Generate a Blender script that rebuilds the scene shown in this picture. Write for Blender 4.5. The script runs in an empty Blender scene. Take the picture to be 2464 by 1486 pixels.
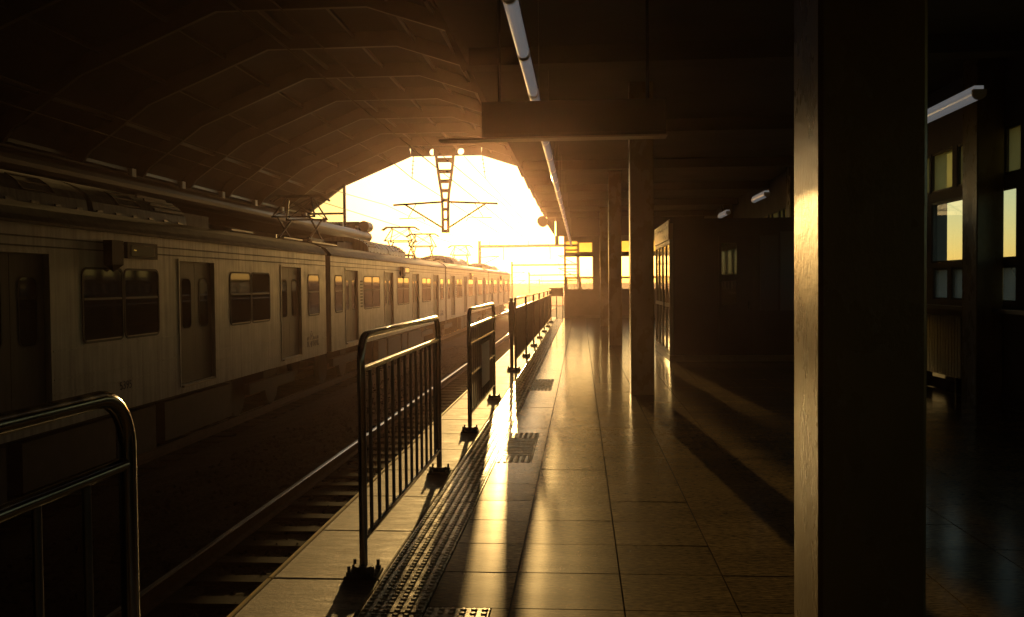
import bpy, bmesh, math, random
from mathutils import Vector, Matrix
random.seed(7)
R = math.radians
sc = bpy.context.scene
COL = sc.collection

# ------------------------------------------------------------------ camera
F_PX, W_PX = 2180.0, 2464.0
cam_d = bpy.data.cameras.new('camera'); cam = bpy.data.objects.new('camera', cam_d); COL.objects.link(cam)
cam_d.sensor_width = 36.0; cam_d.lens = F_PX / W_PX * 36.0
cam_d.clip_start = 0.05; cam_d.clip_end = 6000
yc = Vector((165, 62, -F_PX)).normalized()
zc = Vector((-0.007, 1, 0)); zc = (zc - yc * zc.dot(yc)).normalized()
xc = yc.cross(zc)
M3 = Matrix((xc, yc, zc))
cam.matrix_world = Matrix.Translation((0, 0, 1.5)) @ M3.to_4x4()
sc.camera = cam

# ------------------------------------------------------------------ sky, sun, exposure
SUN_AZ, SUN_EL = R(4.2), R(5.2)
w = bpy.data.worlds.new('World'); sc.world = w; w.use_nodes = True
nt = w.node_tree; nt.nodes.clear()
sky = nt.nodes.new('ShaderNodeTexSky'); sky.sky_type = 'NISHITA'; sky.sun_disc = False
sky.sun_elevation = SUN_EL; sky.sun_rotation = 2 * math.pi - SUN_AZ
sky.air_density = 1.0; sky.dust_density = 0.5; sky.ozone_density = 1.0
bg = nt.nodes.new('ShaderNodeBackground'); bg.inputs['Strength'].default_value = 0.13
wo = nt.nodes.new('ShaderNodeOutputWorld')
nt.links.new(sky.outputs[0], bg.inputs[0]); nt.links.new(bg.outputs[0], wo.inputs[0])
sun_d = bpy.data.lights.new('sun', 'SUN'); sun = bpy.data.objects.new('sun', sun_d); COL.objects.link(sun)
sun_d.energy = 3.0; sun_d.angle = R(0.53); sun_d.color = (1.0, 0.61, 0.20)
to_sun = Vector((-math.sin(SUN_AZ) * math.cos(SUN_EL), math.cos(SUN_AZ) * math.cos(SUN_EL), math.sin(SUN_EL)))
sun.rotation_euler = (-to_sun).to_track_quat('-Z', 'Y').to_euler()
sun.location = to_sun * 200
vs = sc.view_settings; vs.view_transform = 'Standard'; vs.look = 'None'; vs.gamma = 1.0
vs.use_curve_mapping = False; vs.exposure = 0.3
cy = sc.cycles
cy.use_denoising = True
cy.max_bounces = 8; cy.diffuse_bounces = 3; cy.glossy_bounces = 4; cy.transparent_max_bounces = 16; cy.transmission_bounces = 4
cy.volume_bounces = 0
cy.sample_clamp_indirect = 6.0
cy.caustics_reflective = False; cy.caustics_refractive = False

# ------------------------------------------------------------------ materials
MATS = {}
def mat(name, col, rough=0.5, metal=0.0, spec=0.5, vary=0.0, vscale=8.0, bump=0.0, bscale=60.0,
        stretch=(1, 1, 1), rvary=0.0, streak=0.0, rand=0.0, speck=0.0, coat=0.0, cr=0.1):
    m = bpy.data.materials.new(name); m.use_nodes = True
    t = m.node_tree; b = t.nodes['Principled BSDF']
    b.inputs['Roughness'].default_value = rough; b.inputs['Metallic'].default_value = metal
    b.inputs['Specular IOR Level'].default_value = spec
    if coat: b.inputs['Coat Weight'].default_value = coat; b.inputs['Coat Roughness'].default_value = cr
    tc = t.nodes.new('ShaderNodeTexCoord'); mp = t.nodes.new('ShaderNodeMapping'); mp.inputs['Scale'].default_value = stretch
    geo = t.nodes.new('ShaderNodeNewGeometry')
    t.links.new(geo.outputs['Position'], mp.inputs[0])
    c = None
    val = t.nodes.new('ShaderNodeRGB'); val.outputs[0].default_value = (*col, 1)
    c = val.outputs[0]
    def noise(scale, detail=4, rough_=0.6):
        n = t.nodes.new('ShaderNodeTexNoise'); n.inputs['Scale'].default_value = scale
        n.inputs['Detail'].default_value = detail; n.inputs['Roughness'].default_value = rough_
        t.links.new(mp.outputs[0], n.inputs['Vector']); return n
    def mulmap(src, lo, hi, c, a=0.25, bb=0.75):
        r = t.nodes.new('ShaderNodeMapRange'); r.inputs['From Min'].default_value = a; r.inputs['From Max'].default_value = bb
        r.inputs['To Min'].default_value = lo; r.inputs['To Max'].default_value = hi; t.links.new(src, r.inputs[0])
        x = t.nodes.new('ShaderNodeVectorMath'); x.operation = 'SCALE'
        t.links.new(c, x.inputs[0]); t.links.new(r.outputs[0], x.inputs['Scale']); return x.outputs[0]
    if vary: c = mulmap(noise(vscale).outputs[0], 1 - vary, 1 + vary, c)
    if speck: c = mulmap(noise(42, 4).outputs[0], 1 - speck, 1 + speck, c, 0.35, 0.65)
    if streak:
        mp2 = t.nodes.new('ShaderNodeMapping'); mp2.inputs['Scale'].default_value = (9, 9, 0.5)
        t.links.new(geo.outputs['Position'], mp2.inputs[0])
        n = t.nodes.new('ShaderNodeTexNoise'); n.inputs['Scale'].default_value = 1.6; n.inputs['Detail'].default_value = 5
        t.links.new(mp2.outputs[0], n.inputs['Vector']); c = mulmap(n.outputs[0], 1 - streak, 1 + 0.4 * streak, c, 0.3, 0.62)
    if rand:
        oi = t.nodes.new('ShaderNodeObjectInfo'); c = mulmap(oi.outputs['Random'], 1 - rand, 1 + rand, c, 0, 1)
    t.links.new(c, b.inputs['Base Color'])
    if rvary:
        r = t.nodes.new('ShaderNodeMapRange'); r.inputs['From Min'].default_value = 0.3; r.inputs['From Max'].default_value = 0.7
        r.inputs['To Min'].default_value = max(0.02, rough - rvary); r.inputs['To Max'].default_value = rough + rvary
        t.links.new(noise(vscale * 1.7, 5).outputs[0], r.inputs[0]); t.links.new(r.outputs[0], b.inputs['Roughness'])
    if bump:
        bp = t.nodes.new('ShaderNodeBump'); bp.inputs['Strength'].default_value = bump; bp.inputs['Distance'].default_value = 0.004
        t.links.new(noise(bscale, 5).outputs[0], bp.inputs['Height']); t.links.new(bp.outputs[0], b.inputs['Normal'])
    MATS[name] = m
    return m

def glass(name, tint, gloss=0.12, translucent=0.0, tcol=(1, 1, 1), dirt=0.0):
    m = bpy.data.materials.new(name); m.use_nodes = True; t = m.node_tree; t.nodes.clear()
    out = t.nodes.new('ShaderNodeOutputMaterial')
    tr = t.nodes.new('ShaderNodeBsdfTransparent'); tr.inputs[0].default_value = (*tint, 1)
    gl = t.nodes.new('ShaderNodeBsdfGlossy'); gl.inputs['Roughness'].default_value = 0.03
    fr = t.nodes.new('ShaderNodeFresnel'); gb = t.nodes.new('ShaderNodeNewGeometry'); mr = t.nodes.new('ShaderNodeMapRange')
    mr.inputs['To Min'].default_value = 1.45; mr.inputs['To Max'].default_value = 1 / 1.45
    t.links.new(gb.outputs['Backfacing'], mr.inputs[0]); t.links.new(mr.outputs[0], fr.inputs[0])
    cur = tr.outputs[0]
    if translucent:
        tl = t.nodes.new('ShaderNodeBsdfTranslucent'); tl.inputs[0].default_value = (*tcol, 1)
        mx = t.nodes.new('ShaderNodeMixShader'); mx.inputs[0].default_value = translucent
        if dirt:
            n = t.nodes.new('ShaderNodeTexNoise'); n.inputs['Scale'].default_value = 2.2; n.inputs['Detail'].default_value = 5
            g = t.nodes.new('ShaderNodeNewGeometry'); t.links.new(g.outputs['Position'], n.inputs['Vector'])
            r = t.nodes.new('ShaderNodeMapRange'); r.inputs['From Min'].default_value = 0.3; r.inputs['From Max'].default_value = 0.7
            r.inputs['To Min'].default_value = max(0, translucent - dirt); r.inputs['To Max'].default_value = min(1, translucent + dirt)
            t.links.new(n.outputs[0], r.inputs[0]); t.links.new(r.outputs[0], mx.inputs[0])
        t.links.new(cur, mx.inputs[1]); t.links.new(tl.outputs[0], mx.inputs[2]); cur = mx.outputs[0]
    m2 = t.nodes.new('ShaderNodeMixShader'); t.links.new(fr.outputs[0], m2.inputs[0])
    t.links.new(cur, m2.inputs[1]); t.links.new(gl.outputs[0], m2.inputs[2]); t.links.new(m2.outputs[0], out.inputs[0])
    MATS[name] = m
    return m

GRANITE = mat('granite', (0.17, 0.122, 0.055), 0.13, spec=0.02, vary=0.34, vscale=2.6, speck=0.6, rvary=0.03, bump=0.05, bscale=130, rand=0.12, stretch=(0.5, 1.6, 1), coat=0.30, cr=0.24)
GROUT = mat('grout', (0.03, 0.026, 0.02), 0.85, vary=0.2)
CONCRETE = mat('edge_concrete', (0.14, 0.105, 0.07), 0.6, vary=0.28, vscale=5, speck=0.5, bump=0.9, bscale=70, stretch=(0.5, 3, 1), rvary=0.12)
ROUGHCON = mat('wall_concrete', (0.20, 0.19, 0.17), 0.85, vary=0.25, vscale=2, bump=0.3, bscale=40)
TACT = mat('tactile', (0.27, 0.22, 0.13), 0.28, vary=0.2, vscale=9, rvary=0.12, bump=0.2, bscale=120, rand=0.12)
STEEL = mat('stainless', (0.30, 0.29, 0.275), 0.15, metal=1.0, vary=0.1, vscale=12, rvary=0.07)
BARM = mat('fence_bar_steel', (0.16, 0.155, 0.15), 0.3, metal=0.9, vary=0.15)
DARKSTEEL = mat('dark_steel', (0.07, 0.065, 0.06), 0.5, metal=0.4, vary=0.2)
PAINTWALL = mat('wall_paint', (0.22, 0.20, 0.17), 0.6, vary=0.18, vscale=1.3, bump=0.15, bscale=50)
COLPAINT = mat('column_paint', (0.20, 0.14, 0.05), 0.28, spec=0.42, vary=0.2, vscale=3, bump=0.3, bscale=60, rvary=0.05, stretch=(1, 1, 0.6))
CEIL = mat('ceiling_paint', (0.13, 0.115, 0.10), 0.7, vary=0.2, vscale=1.0)
ROOFM = mat('roof_sheet', (0.055, 0.05, 0.046), 0.6, vary=0.25, vscale=0.8)
RIBM = mat('roof_frame_paint', (0.10, 0.085, 0.07), 0.38, vary=0.15, vscale=2)
TRAIN = mat('train_body_steel', (0.36, 0.355, 0.36), 0.40, metal=0.35, vary=0.14, vscale=2.5, streak=0.3, rvary=0.1, rand=0.04)
TRAINROOF = mat('train_roof', (0.085, 0.078, 0.072), 0.6, vary=0.35, vscale=4, streak=0.3)
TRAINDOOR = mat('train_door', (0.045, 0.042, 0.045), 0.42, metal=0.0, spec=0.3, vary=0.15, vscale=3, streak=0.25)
ACM = mat('air_unit_paint', (0.36, 0.355, 0.34), 0.45, vary=0.2, vscale=3, streak=0.3)
UNDER = mat('underframe', (0.035, 0.032, 0.03), 0.7, vary=0.3, vscale=5)
RUBBER = mat('rubber', (0.02, 0.02, 0.02), 0.6)
PANE = mat('train_glass', (0.012, 0.012, 0.014), 0.04, spec=0.22)
BLUE = mat('logo_blue', (0.03, 0.035, 0.11), 0.4)
RAILTOP = mat('rail_steel', (0.50, 0.48, 0.45), 0.2, metal=1.0, vary=0.15)
RUST = mat('rail_rust', (0.10, 0.06, 0.04), 0.75, vary=0.3)
SLEEPER = mat('sleeper_concrete', (0.045, 0.04, 0.037), 0.95, spec=0.05, vary=0.25, vscale=6, rand=0.15, bump=0.3)
BALLAST = mat('ballast', (0.05, 0.044, 0.038), 0.95, spec=0.05, vary=0.5, vscale=22, bump=1.0, bscale=30)
GROUND = mat('ground_soil', (0.08, 0.065, 0.05), 0.95, vary=0.3, vscale=0.05)
LAMPM = mat('lamp_white_added_glow', (0.80, 0.80, 0.82), 0.25, coat=0.3)
TUBEM = mat('lamp_tube', (0.80, 0.80, 0.80), 0.12, spec=0.6)
ALU = mat('aluminium', (0.30, 0.28, 0.25), 0.38, metal=0.7)
DARKFRAME = mat('window_frame_paint', (0.06, 0.055, 0.05), 0.45)
SIGNM = mat('sign_case', (0.012, 0.012, 0.012), 0.5, vary=0.1)
SIGNTAN = mat('fascia_board', (0.33, 0.27, 0.17), 0.28, vary=0.1)
WHITEP = mat('white_paint', (0.78, 0.75, 0.66), 0.4)
INSUL = mat('insulator_glaze', (0.10, 0.045, 0.03), 0.25)
WIREM = mat('copper_wire', (0.09, 0.07, 0.05), 0.5, metal=0.6)
GANTM = mat('gantry_steel', (0.12, 0.11, 0.10), 0.55, metal=0.3)
FARW = mat('far_wall', (0.12, 0.10, 0.085), 0.9, vary=0.2, vscale=0.2)
BLDG = mat('far_building', (0.32, 0.31, 0.30), 0.85, vary=0.1, vscale=0.1)
POSTER = mat('notice_paper', (0.42, 0.40, 0.36), 0.6, vary=0.2, vscale=6)
YELLOW = mat('yellow_paint', (0.55, 0.36, 0.04), 0.5, vary=0.2)
LEDM = mat('led_screen', (0.02, 0.02, 0.02), 0.2)
SIDEGL = glass('tinted_side_glass', (0.50, 0.60, 0.56))
CLEAR = glass('window_glass', (0.94, 0.96, 0.92))
LOWGL = glass('lower_window_glass', (0.62, 0.66, 0.60), translucent=0.25, tcol=(0.6, 0.6, 0.5), dirt=0.15)
FROST = glass('frosted_yellow_glass', (0.50, 0.38, 0.10), translucent=0.72, tcol=(0.80, 0.62, 0.20), dirt=0.12)
POLY = glass('yellowed_polycarbonate', (0.72, 0.70, 0.52), translucent=0.25, tcol=(0.7, 0.68, 0.5))
led = bpy.data.materials.new('led_amber'); led.use_nodes = True
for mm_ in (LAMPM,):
    pb_ = mm_.node_tree.nodes['Principled BSDF']; pb_.inputs['Emission Color'].default_value = (0.95, 0.95, 0.97, 1); pb_.inputs['Emission Strength'].default_value = 0.085  # faint glow added to diffuser and housing so the lamps look pale
_b = led.node_tree.nodes['Principled BSDF']; _b.inputs['Base Color'].default_value = (0.3, 0.18, 0.02, 1)
_b.inputs['Emission Color'].default_value = (1, 0.6, 0.08, 1); _b.inputs['Emission Strength'].default_value = 0.25

# ------------------------------------------------------------------ mesh helpers
class MB:
    def __init__(s): s.v = []; s.f = []; s.sm = []; s.mi = []; s.m = 0
    def poly(s, pts, smooth=False):
        n = len(s.v); s.v += [tuple(p) for p in pts]; s.f.append(list(range(n, n + len(pts)))); s.sm.append(smooth); s.mi.append(s.m)
    def faces(s, vs, fs, smooth=False):
        n = len(s.v); s.v += [tuple(p) for p in vs]
        for f in fs: s.f.append([i + n for i in f]); s.sm.append(smooth); s.mi.append(s.m)
    def box(s, x0, x1, y0, y1, z0, z1):
        vs = [(x, y, z) for z in (z0, z1) for y in (y0, y1) for x in (x0, x1)]
        s.faces(vs, [(0, 2, 3, 1), (4, 5, 7, 6), (0, 1, 5, 4), (2, 6, 7, 3), (0, 4, 6, 2), (1, 3, 7, 5)]); return s
    def cbox(s, c, d): return s.box(c[0]-d[0]/2, c[0]+d[0]/2, c[1]-d[1]/2, c[1]+d[1]/2, c[2]-d[2]/2, c[2]+d[2]/2)
    def bev(s, x0, x1, y0, y1, z0, z1, b):       # box with chamfered top edges
        vs = [(x0,y0,z0),(x1,y0,z0),(x1,y1,z0),(x0,y1,z0),(x0,y0,z1-b),(x1,y0,z1-b),(x1,y1,z1-b),(x0,y1,z1-b),
              (x0+b,y0+b,z1),(x1-b,y0+b,z1),(x1-b,y1-b,z1),(x0+b,y1-b,z1)]
        s.faces(vs, [(3,2,1,0),(0,1,5,4),(1,2,6,5),(2,3,7,6),(3,0,4,7),(4,5,9,8),(5,6,10,9),(6,7,11,10),(7,4,8,11),(8,9,10,11)]); return s
    def tube(s, pts, r, n=10, cap=True, closed=False):
        pts = [Vector(p) for p in pts]; rings = []; prev = None
        N = len(pts)
        for i, p in enumerate(pts):
            if closed: t = (pts[(i+1) % N] - pts[i-1])
            else: t = (pts[min(i+1, N-1)] - pts[max(i-1, 0)])
            t.normalize()
            if prev is None:
                a = Vector((0, 0, 1)) if abs(t.z) < 0.9 else Vector((1, 0, 0))
                u = t.cross(a).normalized()
            else:
                u = (prev - t * prev.dot(t)).normalized()
            prev = u; v = t.cross(u)
            rr = r[i] if isinstance(r, (list, tuple)) else r
            rings.append([p + (u * math.cos(2*math.pi*k/n) + v * math.sin(2*math.pi*k/n)) * rr for k in range(n)])
        vs = [q for g in rings for q in g]; fs = []
        for i in range(N if closed else N - 1):
            j = (i + 1) % N
            for k in range(n):
                l = (k + 1) % n; fs.append((i*n+k, i*n+l, j*n+l, j*n+k))
        s.faces(vs, fs, True)
        if cap and not closed:
            s.poly(rings[0][::-1]); s.poly(rings[-1])
        return s
    def bar(s, p, q, wx, h):     # square bar between two points
        p, q = Vector(p), Vector(q); t = (q - p).normalized()
        a = Vector((0, 0, 1)) if abs(t.z) < 0.95 else Vector((0, 1, 0))
        u = t.cross(a).normalized() * wx / 2; v = t.cross(u).normalized() * h / 2
        vs = [p-u-v, p+u-v, p+u+v, p-u+v, q-u-v, q+u-v, q+u+v, q-u+v]
        s.faces(vs, [(0,1,2,3),(7,6,5,4),(0,4,5,1),(1,5,6,2),(2,6,7,3),(3,7,4,0)]); return s
    def extrude_y(s, prof, y0, y1, cap=True, smooth=False, closed=True):   # profile of (x, z)
        n = len(prof); vs = [(x, y0, z) for x, z in prof] + [(x, y1, z) for x, z in prof]
        fs = [(i, (i+1) % n, (i+1) % n + n, i + n) for i in range(n if closed else n - 1)]
        s.faces(vs, fs, smooth)
        if cap and closed: s.poly([(x, y0, z) for x, z in prof][::-1]); s.poly([(x, y1, z) for x, z in prof])
        return s
    def build(s, name, m, parent=None, at=None, fix=True):
        me = bpy.data.meshes.new(name); me.from_pydata(s.v, [], s.f)
        for mm in (m if isinstance(m, (list, tuple)) else [m]): me.materials.append(mm)
        me.polygons.foreach_set('use_smooth', s.sm)
        if any(s.mi): me.polygons.foreach_set('material_index', s.mi)
        if fix:
            bm = bmesh.new(); bm.from_mesh(me); bmesh.ops.recalc_face_normals(bm, faces=bm.faces); bm.to_mesh(me); bm.free()
        me.update()
        return put(name, me, parent, at)
def put(name, me, parent=None, at=None):
    o = bpy.data.objects.new(name, me); COL.objects.link(o)
    if parent is not None: o.parent = parent
    if at is not None: o.location = at
    return o
def tag(o, label=None, cat=None, group=None, kind=None):
    for k, v in (('label', label), ('category', cat), ('group', group), ('kind', kind)):
        if v: o[k] = v
    return o
def empty(name, loc, label=None, cat=None, group=None, kind=None):
    o = bpy.data.objects.new(name, None); COL.objects.link(o); o.location = loc; o.empty_display_size = 0.2
    return tag(o, label, cat, group, kind)
def copy_tree(o, parent=None):
    c = o.copy(); COL.objects.link(c); c.parent = parent
    for ch in list(o.children): copy_tree(ch, c)
    return c
def pieces(name, m, parent, boxes):
    cache = {}
    for x0, x1, y0, y1, z0, z1 in boxes:
        k = (round(x1-x0, 4), round(y1-y0, 4), round(z1-z0, 4))
        c = ((x0+x1)/2, (y0+y1)/2, (z0+z1)/2)
        if k in cache: put(name, cache[k], parent, c)
        else: cache[k] = MB().cbox((0, 0, 0), k).build(name, m, parent, c).data

def grid_wall(mb, us, zs, holes, d0, d1, axis):
    """solid wall between depths d0,d1; us/zs are extents; holes = (u0,u1,z0,z1). axis 'x': u=x, depth=y; axis 'y': u=y, depth=x"""
    U = sorted(set(list(us) + [h[0] for h in holes] + [h[1] for h in holes]))
    Z = sorted(set(list(zs) + [h[2] for h in holes] + [h[3] for h in holes]))
    def solid(i, j):
        if i < 0 or j < 0 or i >= len(U)-1 or j >= len(Z)-1: return False
        u = (U[i]+U[i+1])/2; z = (Z[j]+Z[j+1])/2
        return not any(h[0] < u < h[1] and h[2] < z < h[3] for h in holes)
    P = (lambda u, d, z: (u, d, z)) if axis == 'x' else (lambda u, d, z: (d, u, z))
    for i in range(len(U)-1):
        for j in range(len(Z)-1):
            if not solid(i, j): continue
            a, b, c, d = U[i], U[i+1], Z[j], Z[j+1]
            mb.poly([P(a,d0,c),P(b,d0,c),P(b,d0,d),P(a,d0,d)]); mb.poly([P(a,d1,c),P(a,d1,d),P(b,d1,d),P(b,d1,c)])
            if not solid(i-1, j): mb.poly([P(a,d0,c),P(a,d0,d),P(a,d1,d),P(a,d1,c)])
            if not solid(i+1, j): mb.poly([P(b,d0,c),P(b,d1,c),P(b,d1,d),P(b,d0,d)])
            if not solid(i, j-1): mb.poly([P(a,d0,c),P(a,d1,c),P(b,d1,c),P(b,d0,c)])
            if not solid(i, j+1): mb.poly([P(a,d0,d),P(b,d0,d),P(b,d1,d),P(a,d1,d)])

def window(parent, u0, u1, z0, z1, dc, axis, m, fw=0.035, fd=0.06):
    P = (lambda b, a0, a1, d0, d1, c0, c1: b.box(a0, a1, d0, d1, c0, c1)) if axis == 'x' else (lambda b, a0, a1, d0, d1, c0, c1: b.box(d0, d1, a0, a1, c0, c1))
    e = 0.003
    f = MB()
    P(f, u0+e, u0+fw, dc-fd/2, dc+fd/2, z0+e, z1-e); P(f, u1-fw, u1-e, dc-fd/2, dc+fd/2, z0+e, z1-e)
    P(f, u0+fw, u1-fw, dc-fd/2, dc+fd/2, z0+e, z0+fw); P(f, u0+fw, u1-fw, dc-fd/2, dc+fd/2, z1-fw, z1-e)
    wo_ = f.build('window', DARKFRAME, parent)
    g = MB()
    if axis == 'x': g.poly([(u0+fw, dc, z0+fw), (u1-fw, dc, z0+fw), (u1-fw, dc, z1-fw), (u0+fw, dc, z1-fw)])
    else: g.poly([(dc, u0+fw, z0+fw), (dc, u1-fw, z0+fw), (dc, u1-fw, z1-fw), (dc, u0+fw, z1-fw)])
    g.build('pane', m, wo_)
    return wo_

# ================================================================== SETTING
# ground: one long sheet that falls away beyond the station
Yg = [-300, -60, -12, 0, 60, 92, 140, 200, 300, 420, 480]
Zg = [-1.75, -1.75, -1.75, -1.75, -1.75, -1.8, -2.9, -4.4, -6.5, -5.0, 1.0]
Xg = [-260, -60, 30, 90, 150, 210, 260]
def gz(i, k):
    rise = (0, 0, 0, 1.5, 3.5, 5.5, 7.0)[k] * max(0.0, min(1.0, (Yg[i] - 200) / 280))
    return Zg[i] + rise + (random.uniform(-.6, .6) if i > 8 and k > 2 else 0)
g = MB()
gv = [(x, Yg[i], gz(i, k)) for i in range(len(Yg)) for k, x in enumerate(Xg)]
n_ = len(Xg)
g.faces(gv, [(i*n_+k, i*n_+k+1, (i+1)*n_+k+1, (i+1)*n_+k) for i in range(len(Yg)-1) for k in range(n_-1)])
tag(g.build('ground', GROUND), kind='structure')

# ballast bed: bumpy sheet
def zt(y):  # track datum (rail top) along the line
    return -1.2 if y < 92 else -1.2 - (y - 92) * 0.0245
bb = MB(); nx, ny = 46, 150
ys = [2 + 60 * (i / ny) ** 1.0 for i in range(ny + 1)] + [66, 72, 80, 92, 120, 160, 220, 300]
ys = [-30, -20, -10, -4] + ys
xs_ = [-10.2 + 8.55 * i / nx for i in range(nx + 1)]
V = []
for y in ys:
    for x in xs_:
        jit = random.uniform(-.016, .016) if y < 62 else 0
        V.append((x + random.uniform(-.04, .04), y, zt(y) - 0.205 + jit))
Fc = []
n1 = nx + 1
for i in range(len(ys)-1):
    for k in range(nx): Fc.append((i*n1+k, i*n1+k+1, (i+1)*n1+k+1, (i+1)*n1+k))
bb.faces(V, Fc); tag(bb.build('ballast', BALLAST), kind='stuff')

st = MB(); rs = random.Random(11)
for q in range(9000):
    y = 4 + 38 * rs.random() ** 1.5; x = rs.uniform(-6.0, -1.7); r_ = rs.uniform(.018, .042)
    c = Vector((x, y, zt(y) - .20 + rs.uniform(-.012, .010)))
    vs = [c + Vector((rs.uniform(.7, 1.2)*r_*a, rs.uniform(.7, 1.2)*r_*b, rs.uniform(.6, 1.0)*r_*d_)) for a, b, d_ in ((1,0,0), (0,1,0), (-1,0,0), (0,-1,0), (0,0,1), (0,0,-1))]
    st.faces(vs, [(0,1,4), (1,2,4), (2,3,4), (3,0,4), (1,0,5), (2,1,5), (3,2,5), (0,3,5)])
tag(st.build('ballast_stones', BALLAST, fix=False), kind='stuff')
# tracks
rail_prof = [(-.022, 0), (.022, 0), (.036, -.008), (.036, -.045), (.01, -.06), (.01, -.14), (.07, -.155), (.07, -.17), (-.07, -.17), (-.07, -.155), (-.01, -.14), (-.01, -.06), (-.036, -.045), (-.036, -.008)]
def rail_mb():
    m = MB(); Y = [-30, 92, 140, 200, 300]
    for a, b in zip(Y[:-1], Y[1:]):
        n = len(rail_prof); va = [(x, a, z + zt(a)) for x, z in rail_prof]; vb = [(x, b, z + zt(b)) for x, z in rail_prof]
        for i in range(n):
            j = (i+1) % n; m.m = 0 if i in (0, 1, n-1) else 1
            m.faces([va[i], va[j], vb[j], vb[i]], [(0, 1, 2, 3)])
    return m
rm = rail_mb().build('rail', [RAILTOP, RUST])
rail_me = rm.data; bpy.data.objects.remove(rm)
sl = MB().bev(-1.2, 1.2, -.13, .13, -.12, 0, .03)
slo = sl.build('sleeper', SLEEPER); sl_me = slo.data; bpy.data.objects.remove(slo)
for cx, nm in ((-3.13, 'near'), (-7.91, 'far')):
    tr = empty('railway_track', (cx, 0, 0), kind='structure')
    put('rail', rail_me, tr, (-0.7535, 0, 0)); put('rail', rail_me, tr, (0.7535, 0, 0))
    st = MB()
    if nm == 'near':
        for i in range(85):
            y = -4 + .6 * i
            o = put('sleeper', sl_me, tr, (random.uniform(-.01, .01), y + random.uniform(-.01, .01), -1.372))
            o.rotation_euler.z = random.uniform(-.006, .006)
        y = 47.0
    else:
        y = -4.0
    while y < 160:
        st.box(-1.2, 1.2, y-.13, y+.13, zt(y)-.292, zt(y)-.172); y += .6
    tag(st.build('sleeper', SLEEPER, tr), kind='stuff')

# platform: base, edge slabs, tactile strip, granite tiles
PLAT_Y0, PLAT_Y1 = -14.0, 38.3
pf = empty('platform', (0, 0, 0), kind='structure')
b = MB(); b.box(-1.50, 5.2, -62, 60, -1.75, -0.028); b.build('platform_base', ROUGHCON, pf)
b = MB(); b.box(-1.503, 5.1, PLAT_Y0, 60, -0.0275, -0.013); b.build('grout_bed', GROUT, pf)
# edge slabs with a nosing
es = MB(); es.bev(-1.585, -1.03, .006, .894, -.09, 0, .006); eo = es.build('edge_slab', CONCRETE); es_me = eo.data; bpy.data.objects.remove(eo)
for i in range(-6, 44):
    o = put('edge_slab', es_me, pf, (0, i * .9, random.uniform(-.0015, .0015)))
# nosing strip
b = MB()
for i in range(-4, 26): b.bev(-1.615, -1.589, i*1.5+.004, i*1.5+1.496, -.05, .002, .005)
b.build('nosing_strip', YELLOW, pf)
# tactile tiles: six by six studs
def stud_tile():
    m = MB(); m.bev(.003, .297, .003, .297, -.012, .0, .002)
    for i in range(6):
        for j in range(6):
            cx, cyy = .025 + .05*i, .025 + .05*j
            n = 8; r1, r2, h = .0165, .0105, .0055
            vs = [(cx + r1*math.cos(2*math.pi*k/n), cyy + r1*math.sin(2*math.pi*k/n), 0.0) for k in range(n)] + \
                 [(cx + r2*math.cos(2*math.pi*k/n), cyy + r2*math.sin(2*math.pi*k/n), h) for k in range(n)]
            m.faces(vs, [(k, (k+1) % n, (k+1) % n + n, k + n) for k in range(n)] + [tuple(range(n, 2*n))])
    return m
def bar_tile():
    m = MB(); m.bev(.003, .297, .003, .297, -.012, .0, .002)
    for j in range(4): m.bev(.012, .288, .02+.075*j, .052+.075*j, -.001, .0040, .004)
    return m
o = stud_tile().build('tactile_tile', TACT); stud_me = o.data; bpy.data.objects.remove(o)
o = bar_tile().build('tactile_tile', TACT); bar_me = o.data; bpy.data.objects.remove(o)
TX = -1.025
def tile_at(me, x, y): 
    o = put('tactile_tile', me, pf, (x, y, random.uniform(-.0012, .0012)))
    o.rotation_euler = (random.uniform(-.004, .004), random.uniform(-.004, .004), 0)
ny_ = 0
for i in range(126): tile_at(stud_me, TX, -.15 + .3 * i)
DOORS = [(4.13, -1), (7.53, 1), (12.6, 1), (17.7, 1), (22.8, 1)]     # door marks beside the strip
MX = TX + .302
marks = []
tile_at(stud_me, MX, 3.83)
for k in range(4): tile_at(bar_me, MX, 3.53 - .3*k)
marks.append((2.63, 4.13))
for y0 in (7.53, 12.6):
    tile_at(stud_me, MX, y0)
    for k in range(3): tile_at(bar_me, MX, y0 + .3 + .3*k)
    tile_at(stud_me, MX, y0 + 1.2); marks.append((y0, y0 + 1.5))
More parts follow.
